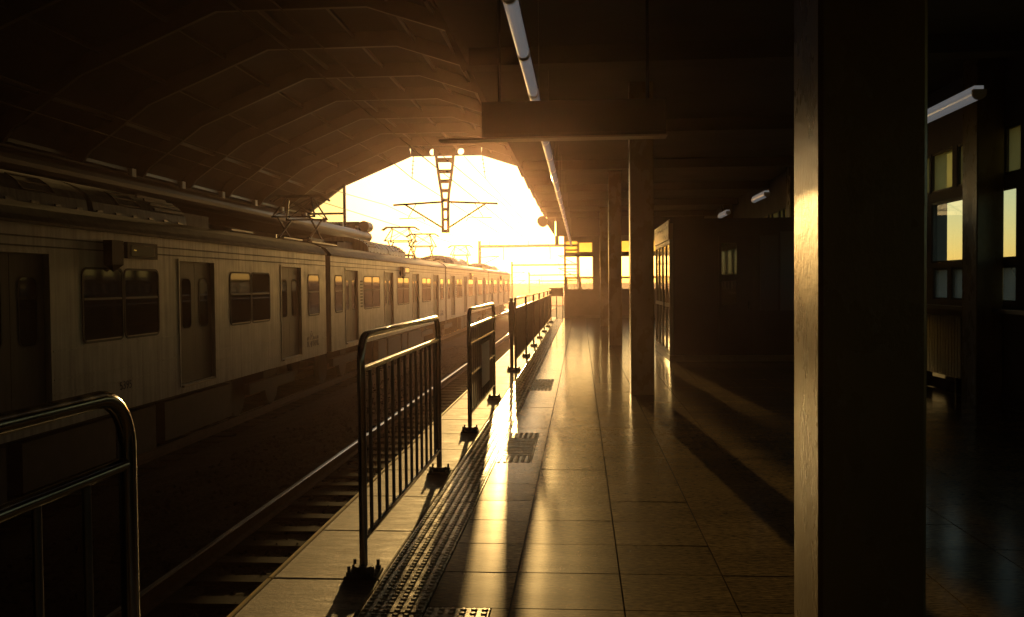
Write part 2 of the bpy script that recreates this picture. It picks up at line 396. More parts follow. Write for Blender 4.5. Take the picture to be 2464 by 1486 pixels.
# granite tiles
XC = [-.722, -.335, .19, .71, 1.23, 1.75, 2.27, 2.79, 3.31, 3.83, 4.35, 4.87]
J = 0.52
y_first = 4.13 - 4 * J
def blocked(xa, ya, yb): return xa < -.7 and any(not (yb <= m0 + .01 or ya >= m1 - .01) for m0, m1 in marks)
far = MB(); mid = 0
tile_cache = {}
for ci in range(len(XC)-1):
    xa, xb = XC[ci], XC[ci+1]
    r = -30
    while True:
        ya = 4.13 + r * J; yb = ya + J
        r += 1
        if yb < PLAT_Y0: continue
        if ya > PLAT_Y1: break
        e = .0040
        if ci == 0:     # narrow border course is cut round the door marks
            segs = [(ya, yb)]
            for m0, m1 in marks:
                ns = []
                for a, c in segs:
                    if c <= m0 or a >= m1: ns.append((a, c)); continue
                    if a < m0 - .03: ns.append((a, m0))
                    if c > m1 + .03: ns.append((m1, c))
                segs = ns
            cut = (ya, yb) not in segs
        else: segs = [(ya, yb)]; cut = False
        for a, c in segs:
            if 2.2 < a < 12.0 and not cut and xb < 4.4 and c - a > .5:
                key = round(xb - xa, 3)
                if key not in tile_cache:
                    t_ = MB().box(e, xb-xa-e, e, J-e, -.0125, 0).build('granite_tile', GRANITE); tile_cache[key] = t_.data; bpy.data.objects.remove(t_)
                o = put('granite_tile', tile_cache[key], pf, (xa, a, random.uniform(-.0005, .0005)))
                o.rotation_euler = (random.uniform(-.0024, .0024), random.uniform(-.0024, .0024), 0)
            else:
                dz = random.uniform(-.0006, .0006); s1, s2 = random.uniform(-.0006, .0006), random.uniform(-.0006, .0006)
                far.faces([(xa+e, a+e, dz), (xb-e, a+e, dz+s1), (xb-e, c-e, dz+s1+s2), (xa+e, c-e, dz+s2),
                           (xa+e, a+e, -.0125), (xb-e, a+e, -.0125), (xb-e, c-e, -.0125), (xa+e, c-e, -.0125)],
                          [(0, 1, 2, 3), (0, 4, 5, 1), (1, 5, 6, 2), (2, 6, 7, 3), (3, 7, 4, 0)])
# strip beside the door marks
for m0, m1 in marks: far.bev(MX+.303, -.3375, m0+.003, m1-.003, -.0125, 0, .0015)
tag(far.build('granite_tile', GRANITE, pf), kind='stuff')

# ------------------------------------------------------------------ station roof over the tracks
END = 37.0
prof = [(-1.45, 4.15), (-2.29, 6.18), (-4.0, 6.74), (-6.9, 6.74), (-9.66, 5.59), (-11.06, 4.57), (-11.5, 3.95), (-12.4, 3.85)]
def offs(d):      # profile moved outward by d
    out = []
    for i, (x, z) in enumerate(prof):
        a = Vector(prof[max(i-1, 0)]); c = Vector(prof[min(i+1, len(prof)-1)]); t = (c - a).normalized()
        out.append((x + t.y * d, z - t.x * d))
    return out
up = offs(0.34); up2 = offs(0.40)
roof = empty('train_shed_roof', (-5.5, END, 4), 'dark polygonal shed roof spanning both tracks, open at its sunny end', 'roof')
L = Vector((-5.5, END, 4))
def loc(pts): return [tuple(Vector(p) - L) for p in pts]
BACK = -60.0
d = MB()
for i in range(len(up)-1):
    (xa, za), (xb, zb) = up[i], up[i+1]; (xc_, zc_), (xd, zd) = up2[i], up2[i+1]
    d.poly(loc([(xa, BACK, za), (xa, END, za), (xb, END, zb), (xb, BACK, zb)]))
    d.poly(loc([(xc_, BACK, zc_), (xd, BACK, zd), (xd, END, zd), (xc_, END, zc_)]))
    d.poly(loc([(xa, END, za), (xc_, END, zc_), (xd, END, zd), (xb, END, zb)]))
d.build('roof_deck', ROOFM, roof, fix=False)
# end fascia with two round vent holes
fm = MB()
holes = [(-6.0, 6.93, .135), (-4.84, 6.93, .135)]
y0, y1 = END - .12, END - .004
for i in range(len(prof)-1):
    a, b_, c, e = prof[i], prof[i+1], up[i+1], up[i]
    if i == 2:
        zl, zh = 6.74, up[2][1]
        xs = [a[0], -4.84+.17, -4.84-.17, -6.0+.17, -6.0-.17, b_[0]]
        for k in range(0, 5, 2):
            fm.box(xs[k+1], xs[k], y0, y1, zl, zh)
        for hx, hz, hr in holes:
            N = 24
            for yy in (y0, y1):
                ring = [(hx + hr*math.cos(2*math.pi*q/N), yy, (zl+zh)/2 + hr*math.sin(2*math.pi*q/N)) for q in range(N)]
                sq = []
                for q in range(N):
                    cx, sx = math.cos(2*math.pi*q/N), math.sin(2*math.pi*q/N); s_ = max(abs(cx)/.17, abs(sx)/((zh-zl)/2))
                    sq.append((hx + cx/s_, yy, (zl+zh)/2 + sx/s_))
                for q in range(N): fm.poly([ring[q], ring[(q+1) % N], sq[(q+1) % N], sq[q]])
            for q in range(N):
                A = [(hx + hr*math.cos(2*math.pi*p/N), (zl+zh)/2 + hr*math.sin(2*math.pi*p/N)) for p in (q, q+1)]
                fm.poly([(A[0][0], y0, A[0][1]), (A[1][0], y0, A[1][1]), (A[1][0], y1, A[1][1]), (A[0][0], y1, A[0][1])])
    else:
        P4 = [a, b_, c, e]
        vs = [(x, y0, z) for x, z in P4] + [(x, y1, z) for x, z in P4]
        fm.faces(vs, [(0,1,2,3), (7,6,5,4), (0,4,5,1), (1,5,6,2), (2,6,7,3), (3,7,4,0)])
fm.v = loc(fm.v); fm.build('end_fascia', RIBM, roof, fix=False)
# frames (ribs) every 2.85 m, and purlins along the shed
def rib():
    m = MB()
    inn = offs(0.0); mid_ = offs(0.335)
    for i in range(6):
        a, b_, c, e = inn[i], inn[i+1], mid_[i+1], mid_[i]
        P4 = [a, b_, c, e]; vs = [(x, -.05, z) for x, z in P4] + [(x, .05, z) for x, z in P4]
        m.faces(vs, [(0,1,2,3), (7,6,5,4), (0,4,5,1), (2,6,7,3)])
    return m
rb = rib(); rb.v = [tuple(Vector(p) - Vector((-5.5, 0, 4))) for p in rb.v]
ro = rb.build('rib', RIBM, roof); ro.location = (0, -2.9, 0)
for k in range(2, 33): put('rib', ro.data, roof, (0, -2.85*k - .05, 0))
for i in range(6):
    a, c = Vector(offs(.25)[i]), Vector(offs(.25)[i+1])
    for f_ in ((.33, .8) if i in (1, 2, 3) else (.5,)):
        p = a.lerp(c, f_); m = MB()
        m.box(p.x+5.5-.03, p.x+5.5+.03, BACK-END, -.15, p.y-4-.04, p.y-4+.04); m.build('purlin', RIBM, roof)

# bull-nosed gutter edge + flat canopy on each side
GUTM = mat('gutter_paint', (0.06, 0.056, 0.052), 0.4)
def gutter(cx, z, side, name, label, ya):
    root = empty(name, (cx, END, z), label, 'canopy')
    m = MB()
    N = 18; y1_ = .55
    pr = [(.21*math.cos(2*math.pi*q/N), .21*math.sin(2*math.pi*q/N)) for q in range(N)]
    m.extrude_y(pr, ya, y1_, smooth=False)
    m.build('bull_nose_gutter', GUTM if side < 0 else ALU, root)
    m = MB()
    # flat canopy slab reaching away from the track
    x0, x1 = (.19, 6.75) if side > 0 else (-3.6, -.19)
    m.box(x0, x1, BACK-END, .4 if side < 0 else 1.9, .12, .30); m.build('canopy_slab', CEIL, root)
    return root
lg = gutter(-8.92, 3.49, -1, 'far_platform_canopy', 'canopy with round grey gutter edge running above the roof of the train', BACK-END)
nm_ = MB(); nm_.extrude_y([(.22*math.cos(2*math.pi*q/18), .43+.22*math.sin(2*math.pi*q/18)) for q in range(18)], -.06, .75); nm_.build('canopy_nose', GUTM, lg)
nm_ = MB(); nm_.box(-3.5, -.2, -.06, .7, .32, .62); nm_.build('end_beam', GUTM, lg)
brk = MB().cbox((0, 0, 0), (.10, .16, .17)).build('gutter_clip', WHITEP, lg, (-.08, -.9, .30))
for k in range(1, 9): put('gutter_clip', brk.data, lg, (-.08, -.9 - 2.3*k, .30))
rg = gutter(-1.53, 4.02, 1, 'platform_canopy', 'dark flat canopy over the tiled platform with a round gutter end', -.2)
pieces('cross_beam', CEIL, rg, [(.3, 6.6, -3.1-4.75*k, -2.8-4.75*k, -.08, .118) for k in range(8)])
m = MB()   # end downstand and bracket at the sunny end
m.box(.55, 6.6, .0, .12, -.62, .118); m.box(.50, .66, .0, .14, -.98, -.6)
m.faces([(.18, .02, -.12), (.5, .02, -.62), (.5, .02, .115), (.18, .02, .115), (.18, .12, -.12), (.5, .12, -.62), (.5, .12, .115), (.18, .12, .115)],
        [(0,1,2,3), (7,6,5,4), (0,4,5,1), (1,5,6,2), (2,6,7,3), (3,7,4,0)])
m.build('end_downstand', RIBM, rg)

# glazed end screen on the far side
gs = empty('glazed_end_screen', (-9.66, END-.25, 4.1), 'yellowed translucent glazed panel beside the slim dark post at the left of the opening', 'glass screen')
m = MB(); m.box(-.05, .05, -.05, .05, -.5, 1.55); m.build('post', DARKSTEEL, gs)
m = MB(); m.box(-1.72, -.052, -.035, .035, .30, .38); m.build('transom', DARKSTEEL, gs)
m = MB(); m.poly([(-1.75, 0, -.45), (-.05, 0, -.45), (-.05, 0, .30), (-1.75, 0, .30)]); m.build('pane', POLY, gs)
m = MB(); m.poly([(-1.6, 0, .38), (-.05, 0, .38), (-.05, 0, 1.5), (-1.3, 0, .85), (-1.5, 0, .55)]); m.build('pane', POLY, gs)

ed = MB()
ed.faces([(x, y, z) for y in (36.62, 36.78) for x, z in ((-9.0, 3.60), (-9.45, 3.1), (-9.78, 3.1), (-9.78, .0), (-12.5, .0), (-12.5, 3.60))],
         [(0,1,2,3,4,5), (11,10,9,8,7,6), (0,6,7,1), (1,7,8,2), (2,8,9,3), (3,9,10,4), (4,10,11,5), (5,11,6,0)])
tag(ed.build('far_platform_end_panel', PAINTWALL), 'dark end panel under the canopy of the far platform behind the train roof', 'wall')
# far platform and far side wall (close the shed on the left)
fp = MB(); fp.box(-12.5, -9.75, -62, 60, -1.75, 0); tag(fp.build('far_platform', ROUGHCON), kind='structure')
fw_ = MB(); fw_.box(-12.7, -12.5, BACK, 36.6, -1.75, 4.3)
tag(fw_.build('far_side_wall', PAINTWALL), 'dark wall behind the train along the far platform', 'wall')
bw = MB(); grid_wall(bw, (-12.7, 5.3), (-1.75, 7.3), [(-9.5, -1.7, -1.75, 4.6)], BACK-.25, BACK-.02, 'x')
tag(bw.build('rear_wall', PAINTWALL), 'station wall behind the viewpoint with an opening over the tracks', 'wall')

# ------------------------------------------------------------------ end wall with windows
EW = 38.5
ew = empty('end_wall', (0, EW, 0), 'dark end wall of the platform with yellow transom windows above clear ones', 'wall')
m = MB(); hs = []
specs = []
for wi, (ua, ub) in enumerate(((-.63, .53), (1.66, 2.82), (2.98, 4.14))):
    um = ua + .56
    if wi == 0:
        specs += [(ua, um-.03, 3.10, 3.28, FROST), (ua, um-.03, 2.90, 3.08, FROST), (ua, um-.03, 2.76, 2.88, FROST), (um, ub-.02, 2.78, 3.22, FROST)]
    else:
        specs += [(ua, um-.03, 2.78, 3.27, FROST), (um+.03, ub, 2.78, 3.27, FROST)]
    specs += [(ua, ub, 1.74, 2.62, CLEAR), (ua+.06, um+.02, 1.21, 1.68, LOWGL), (um+.08, ub, 1.21, 1.68, LOWGL)]
for u0, u1, z0, z1, gm in specs: hs.append((u0, u1, z0, z1))
grid_wall(m, (-.70, 5.0), (0, 4.35), hs, 0, .22, 'x'); m.build('wall', PAINTWALL, ew)
for u0, u1, z0, z1, gm in specs: window(ew, u0, u1, z0, z1, .11, 'x', gm, fw=.022)
m = MB(); m.box(-.70, 5.0, -.03, -.002, 0, .12); m.build('skirting', ROUGHCON, ew)

# right side wall with a row of windows
RW = 4.98
rw = empty('side_wall', (RW, 0, 0), 'dark long side wall of the platform hall with a row of tall three-tier windows', 'wall')
m = MB(); hs = []; specs = []
k0 = -14
for k in range(k0, 20):
    a = 10.81 + 1.35*k; b_ = a + 1.17
    if b_ > 37.5: break
    specs += [(a-.10, a+.30, 2.72, 3.28, FROST), (a+.45, b_+.02, 2.72, 3.28, FROST), (a, b_, 1.73, 2.58, SIDEGL), (a, a+.48, 1.22, 1.66, LOWGL), (a+.60, b_-.06, 1.22, 1.66, LOWGL)]
for s_ in specs: hs.append(s_[:4])
grid_wall(m, (-60, 38.48), (0, 4.35), hs, 0, .22, 'y'); m.build('wall', PAINTWALL, rw)
for i, (u0, u1, z0, z1, gm) in enumerate(specs): window(rw, u0, u1, z0, z1, .042, 'y', gm, fw=.03)
m = MB(); m.box(-.14, -.002, 4, 37, 1.10, 1.15); m.build('window_sill', ALU, rw)
m = MB(); m.box(-.03, -.002, PLAT_Y0, 38.4, 0, .14); m.build('skirting', ROUGHCON, rw)

# ------------------------------------------------------------------ columns
def column(x0, y, w_, dpt, label, name='column', h=4.32):
    m = MB(); c = .012
    pr = [(x0+c, y), (x0+w_-c, y), (x0+w_, y+c), (x0+w_, y+dpt-c), (x0+w_-c, y+dpt), (x0+c, y+dpt), (x0, y+dpt-c), (x0, y+c)]
    cx, cyy = x0 + w_/2, y + dpt/2
    # several rings with tiny wobble so that the painted faces are not perfectly flat
    nz = 40; V = []; Fq = []
    for i in range(nz+1):
        z = h*i/nz
        for (px, py) in pr: V.append((px-cx + random.uniform(-.0004, .0004), py-cyy + random.uniform(-.0004, .0004), z))
    for i in range(nz):
        for q in range(8): Fq.append((i*8+q, i*8+(q+1) % 8, (i+1)*8+(q+1) % 8, (i+1)*8+q))
    m.faces(V, Fq); m.poly(V[-8:])
    o = m.build(name, COLPAINT, None, (cx, cyy, 0))
    return tag(o, label, 'column', 'square columns along the platform')
column(.672, 2.62, .30, .31, 'nearest square column, its edge lit gold, filling the right of the view')
column(.66, 12.1, .31, .34, 'square column in the middle of the platform casting a long shadow towards the viewer')
column(.67, 21.7, .31, .34, 'third square column standing behind the mid-platform column')
column(.67, 31.2, .31, .34, 'farthest square column, slim against the end wall windows')
for k, y in enumerate((11.08, 20.6, 30.1)):
    o = column(4.66, y, .31, .42, ('square column against the side wall between the tall windows', 'square column at the side wall behind the kiosk', 'farthest square column at the side wall')[k])

# ------------------------------------------------------------------ kiosk on the platform
ks = empty('kiosk', (1.68, 17.22, 0), 'dark boxy platform kiosk with a sunlit glazed front and tan fascia board', 'kiosk')
m = MB()
m.box(.06, 2.54, 0, 3.2, .12, 2.60); m.box(.0, 2.56, -.01, 3.21, 2.60, 2.68); m.build('wall', mat('kiosk_panel', (0.10, 0.09, 0.085), 0.45, vary=0.15, vscale=1.5), ks)
m = MB(); m.box(-.02, 2.55, -.02, 3.22, 0, .118); m.build('plinth', mat('kiosk_plinth', (0.34, 0.29, 0.20), 0.35, vary=0.15), ks)
m = MB(); m.box(-.03, .055, .0, 3.2, 2.30, 2.66)
fb = m.build('fascia_board', SIGNTAN, ks)
# hand-painted wavy lettering band on the fascia (flat print)
def wave(z0, amp, y0, y1, t, ph, n=60):
    m = MB(); pts = []
    for i in range(n+1):
        f = i/n; y = y0+(y1-y0)*f; z = z0 + amp*(math.sin(11*f+ph)*.6 + math.sin(27*f+ph*2)*.4); pts.append((y, z))
    for i in range(n):
        (ya, za), (yb, zb) = pts[i], pts[i+1]; tt = t*(.7+.5*abs(math.sin(i*.6)))
        m.poly([(-.0345, ya, za-tt), (-.0345, yb, zb-tt), (-.0345, yb, zb+tt), (-.0345, ya, za+tt)])
    m.build('fascia_lettering', WHITEP, fb)
wave(2.545, .05, .12, 3.1, .022, .4); wave(2.37, .03, .08, .9, .018, 1.7)
# glazed front: frame and panes
m = MB()
for y in (.0, .78, 1.56, 2.34, 3.13): m.box(-.01, .05, y, y+.07, .12, 2.298)
for z in (.12, 1.02, 2.22): m.box(-.008, .048, .07, 3.13, z, z+.07)
m.build('front_frame', ALU, ks)
SHOPGL = mat('shop_glass', (0.05, 0.045, 0.035), 0.08, spec=0.8)
for y in (.07, .85, 1.63, 2.41):
    for za, zb in ((.19, 1.02), (1.09, 2.22)):
        m = MB(); m.box(.01, .02, y+.002, y+.708, za+.002, zb-.002); m.build('pane', SHOPGL, ks)
m = MB(); m.tube([(-.05, .72, .95), (-.05, .72, 1.35)], .014, 8); m.build('door_handle', STEEL, ks)
# side door with two panes, facing the viewer
dr = MB(); dr.box(.90, 1.52, -.03, -.002, .12, 2.35); dro = dr.build('door', mat('kiosk_door', (0.09, 0.08, 0.08), 0.4, vary=0.1), ks)
MIR = mat('door_mirror_glass', (0.35, 0.36, 0.33), 0.03, metal=0.9)
for za, zb in ((1.05, 1.50), (1.62, 2.21)):
    f = MB(); f.box(.945, 1.225, -.036, -.031, za, zb); f.build('pane', MIR, dro)
m = MB(); m.tube([(1.45, -.06, .98), (1.45, -.06, 1.12)], .012, 8); m.build('door_handle', STEEL, dro)
m = MB(); m.box(1.66, 1.98, -.022, -.002, .95, 2.35); m.build('notice_board', mat('notice_board', (0.13, 0.12, 0.13), 0.3), ks)
m = MB(); m.box(2.03, 2.50, -.022, -.002, .95, 2.42); m.build('notice_board', mat('notice_board_pale', (0.17, 0.165, 0.18), 0.35), ks)

# ------------------------------------------------------------------ radiators under the side windows
for k, (ya, n_) in enumerate(((12.0, 14), (6.4, 14))):
    r_ = empty('radiator', (RW, ya, 0), ('ribbed wall radiator under the window behind the nearest column', 'ribbed wall radiator nearer the viewpoint')[k], 'radiator', 'radiators under the side windows')
    f = None
    for i in range(n_):
        if f is None: f = MB().bev(-.13, -.04, 0, .07, .22, 1.02, .012).build('fin', ALU, r_)
        else: put('fin', f.data, r_, (0, .095*i, 0))
    pp = MB().tube([(0, -.05, 0), (0, .095*n_+.05, 0)], .018, 8).build('pipe', ALU, r_, (-.085, 0, .30)); put('pipe', pp.data, r_, (-.085, 0, .94))
    pieces('foot', DARKSTEEL, r_, [(-.14, -.03, y, y+.05, 0, .22) for y in (.1, .095*n_-.15)])

# ------------------------------------------------------------------ lamps
def make_lamp():
    root = empty('fluorescent_lamp', (0, 0, 0))
    m = MB()
    # trough: half-round white reflector
    N = 10; out = [(.040*math.cos(math.pi*q/N + math.pi), .040*math.sin(math.pi*q/N + math.pi)) for q in range(N+1)]
    pr = out + [(.040, .022), (-.040, .022)]
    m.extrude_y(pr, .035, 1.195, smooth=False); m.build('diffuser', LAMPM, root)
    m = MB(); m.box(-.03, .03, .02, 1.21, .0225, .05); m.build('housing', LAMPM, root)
    c = MB(); pr2 = [(x*1.08, z*1.08) for x, z in pr]; c.extrude_y(pr2, 0, .034)
    co = c.build('end_cap', WHITEP, root); put('end_cap', co.data, root, (0, 1.196, 0))
    return root
ORD = ['first', 'second', 'third', 'fourth', 'fifth', 'sixth', 'seventh', 'eighth', 'ninth', 'tenth', 'eleventh', 'twelfth', 'thirteenth', 'fourteenth', 'fifteenth', 'sixteenth', 'seventeenth', 'eighteenth', 'nineteenth', 'twentieth', 'twenty-first', 'twenty-second', 'twenty-third', 'twenty-fourth', 'twenty-fifth', 'twenty-sixth']
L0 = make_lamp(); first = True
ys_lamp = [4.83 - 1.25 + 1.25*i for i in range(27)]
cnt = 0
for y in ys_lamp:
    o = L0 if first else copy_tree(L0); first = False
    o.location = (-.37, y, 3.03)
    if y < 4: lab = 'nearest white tube lamp, cut by the top edge of the view'
    elif y < 5.5: lab = 'white tube lamp in front of the hanging sign, second nearest'
    elif y < 6.5: lab = 'white tube lamp ending at the face of the hanging sign'
    else:
        cnt += 1
        lab = f'white tube lamp, {ORD[cnt-1]} one behind the hanging sign over the platform edge'
    tag(o, lab, 'lamp', 'tube lamps in the row along the platform edge')
m = MB(); m.box(-.02, .02, 2.4, 37.5, .055, .085)
lt = empty('lamp_trunking', (-.37, 0, 3.03), 'thin cable trunking above the row of tube lamps, hung on rods', 'trunking')
m.build('channel', ALU, lt)
hr = MB().tube([(0, 0, .085), (0, 0, 1.1)], .006, 6).build('hanger_rod', ALU, lt, (0, 3.2, 0))
for i in range(1, 14): put('hanger_rod', hr.data, lt, (0, 3.2+2.6*i, 0))
labs = ['pale tube lamp hanging at the far right between column and windows', 'tube lamp over the hall hidden behind the nearest column', 'tube lamp hanging in front of the kiosk roof, the brighter one',
        'small tube lamp hanging just above the kiosk roof', 'tube lamp deep in the hall behind the kiosk']
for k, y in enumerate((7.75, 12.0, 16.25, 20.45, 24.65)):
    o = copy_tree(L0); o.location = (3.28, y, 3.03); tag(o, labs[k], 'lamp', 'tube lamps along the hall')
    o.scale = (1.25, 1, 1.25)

# hanging sign across the platform
hs_ = empty('hanging_sign', (-.05, 7.35, 2.67), 'long dark hanging sign box across the platform with a sunlit lower edge', 'sign')
m = MB(); m.box(-.74, .74, .0, .16, .014, .30); m.build('sign_case', SIGNM, hs_)
m = MB(); m.box(-1.1, .75, -.008, .168, 0, .0135); m.build('lower_trim', ALU, hs_)
m = MB(); m.box(-.71, .71, -.006, -.001, .04, .27); m.build('sign_face', mat('sign_face', (0.012, 0.012, 0.014), 0.4), hs_)
rod = MB().tube([(0, .08, .301), (0, .08, 1.47)], .014, 8).build('hanger_rod', DARKSTEEL, hs_, (-.6, 0, 0)); put('hanger_rod', rod.data, hs_, (.6, 0, 0))

# ------------------------------------------------------------------ platform edge fences
def tube_loop(y0, y1, zt_, rad, r, mb, n=10, seg=7):
    pts = [(0, y0, 0.0), (0, y0, zt_-rad-.2)]
    for q in range(seg+1):
        a = math.pi/2*q/seg; pts.append((0, y0 + rad - rad*math.cos(a), zt_-rad + rad*math.sin(a)))
    for q in range(seg+1):
        a = math.pi/2*q/seg; pts.append((0, y1 - rad + rad*math.sin(a), zt_-rad + rad*math.cos(a)))
    pts += [(0, y1, zt_-rad-.2), (0, y1, 0)]
    mb.tube(pts, r, n)
def flange_mb():
    m = MB(); N = 12
    def disc(r, za, zb, cx=0, cyy=0, n=N):
        m.extrude_z = None
        vs = [(cx+r*math.cos(2*math.pi*k/n), cyy+r*math.sin(2*math.pi*k/n), za) for k in range(n)] + [(cx+r*.93*math.cos(2*math.pi*k/n), cyy+r*.93*math.sin(2*math.pi*k/n), zb) for k in range(n)]
        m.faces(vs, [(k, (k+1) % n, (k+1) % n+n, k+n) for k in range(n)] + [tuple(range(n, 2*n))])
    m.bev(-.085, .085, -.085, .085, .0005, .014, .004)
    disc(.052, .014, .05)
    for sx in (-1, 1):
        for sy in (-1, 1):
            disc(.016, .014, .032, sx*.062, sy*.062, 6); disc(.009, .032, .062, sx*.062, sy*.062, 8)
    return m
fl = flange_mb().build('base_flange', DARKSTEEL); fl_me = fl.data; bpy.data.objects.remove(fl)
BAR_ME = {}
def bar_mesh(za, zb, r=.0105):
    k = (za, zb, r)
    if k not in BAR_ME:
        o = MB().tube([(0, 0, za), (0, 0, zb)], r, 8).build('bar', BARM); BAR_ME[k] = o.data; bpy.data.objects.remove(o)
    return BAR_ME[k]
FX = -1.13
def fence(y0, y1, label, pitch=.19, rails=(1.06, .18), extra=None, grp='stainless fence sections along the platform edge', rad=.13):
    root = empty('edge_fence', (FX, y0, 0), label, 'fence', grp)
    ln = y1 - y0
    m = MB(); tube_loop(0, ln, 1.235, rad, .0215, m, 12); m.build('top_rail_frame', STEEL, root)
    for z in rails:
        m = MB(); m.tube([(0, .02, z), (0, ln-.02, z)], .017, 10); m.build('rail', STEEL, root)
    nb = max(2, int(round(ln/pitch)))
    for i in range(1, nb): put('bar', bar_mesh(rails[-1], rails[0]), root, (0, ln*i/nb, 0))
    m = MB(); m.tube([(0, .055, rails[-1]), (0, .055, rails[0])], .0105, 8); m.build('bar', BARM, root)
    put('base_flange', fl_me, root, (0, 0, 0)); put('base_flange', fl_me, root, (0, ln, 0))
    return root
fence(-.5, 2.17, 'fence section with a rounded corner at the lower left of the view')
fence(4.58, 7.1, 'nearest whole fence section with vertical bars, standing beside the tactile strip')
f2 = fence(9.1, 11.7, 'fence section with glaring rails and a small plate, between two gaps', rails=(1.06, .18))
for z in (.89, .57):
    m = MB(); m.tube([(0, .02, z), (0, 2.58, z)], .017, 10); m.build('rail', STEEL, f2)
m = MB(); m.box(.021, .028, .95, 1.75, .34, .82); m.build('plate', WHITEP, f2)
ypost = [15.6, 18.62, 21.64, 24.75, 27.9, 31.1, 34.4]
olab = ['first', 'second', 'third', 'fourth', 'fifth', 'sixth']
for i in range(6):
    fence(ypost[i] + (0 if i == 0 else .06), ypost[i+1]-.0, f'{olab[i]} section of the long far fence row, counted from its sunlit near end', pitch=.16, rad=.05)
ep = empty('fence_end_post', (FX-.07, 15.66, 0), 'stout dark post with a box top at the near end of the long fence row', 'post')
m = MB(); m.box(-.03, .03, -.03, .03, 0, 1.25); m.build('post', DARKSTEEL, ep); put('base_flange', fl_me, ep, (0, 0, 0))
m = MB(); m.box(-.045, .045, -.05, .10, .62, 1.18); m.build('control_box', DARKSTEEL, ep)
# barrier across the platform end
eb = empty('end_barrier', (-1.3, 37.6, 0), 'small dark barrier rail closing the platform end beside the end wall', 'barrier')
m = MB(); m.box(0, .58, -.03, .03, .95, 1.30); m.build('panel', DARKSTEEL, eb)
m = MB()
for x in (.02, .3, .56): m.tube([(x, 0, 0), (x, 0, 1.3)], .02, 8)
m.tube([(0, 0, .55), (.58, 0, .55)], .014, 8); m.build('frame', STEEL, eb)

# ================================================================== TRAIN
XS, XF = 0.0, -3.12        # local x: near side 0, far side -3.12
DOORC = [2.15, 7.05, 11.95, 16.85] ; CL = 19.55
def rr_poly(y0, y1, z0, z1, r, n=4):
    pts = []
    for cy_, cz_, a0 in ((y1-r, z1-r, 0), (y0+r, z1-r, 90), (y0+r, z0+r, 180), (y1-r, z0+r, 270)):
        for q in range(n+1):
            a = R(a0 + 90*q/n); pts.append((cy_ + r*math.cos(a), cz_ + r*math.sin(a)))
    return pts
def frame_ring(mb, y0, y1, z0, z1, r, w_, xa, xb):
    o = rr_poly(y0-w_, y1+w_, z0-w_, z1+w_, r+w_); i_ = rr_poly(y0, y1, z0, z1, r); n = len(o)
    for k in range(n):
        l = (k+1) % n
        mb.poly([(xb, *o[k]), (xb, *o[l]), (xb, *i_[l]), (xb, *i_[k])])
        mb.poly([(xa, *o[k]), (xb, *o[k]), (xb, *o[l]), (xa, *o[l])]); mb.poly([(xb, *i_[k]), (xa, *i_[k]), (xa, *i_[l]), (xb, *i_[l])])
ZB, ZT = -.21, 2.24
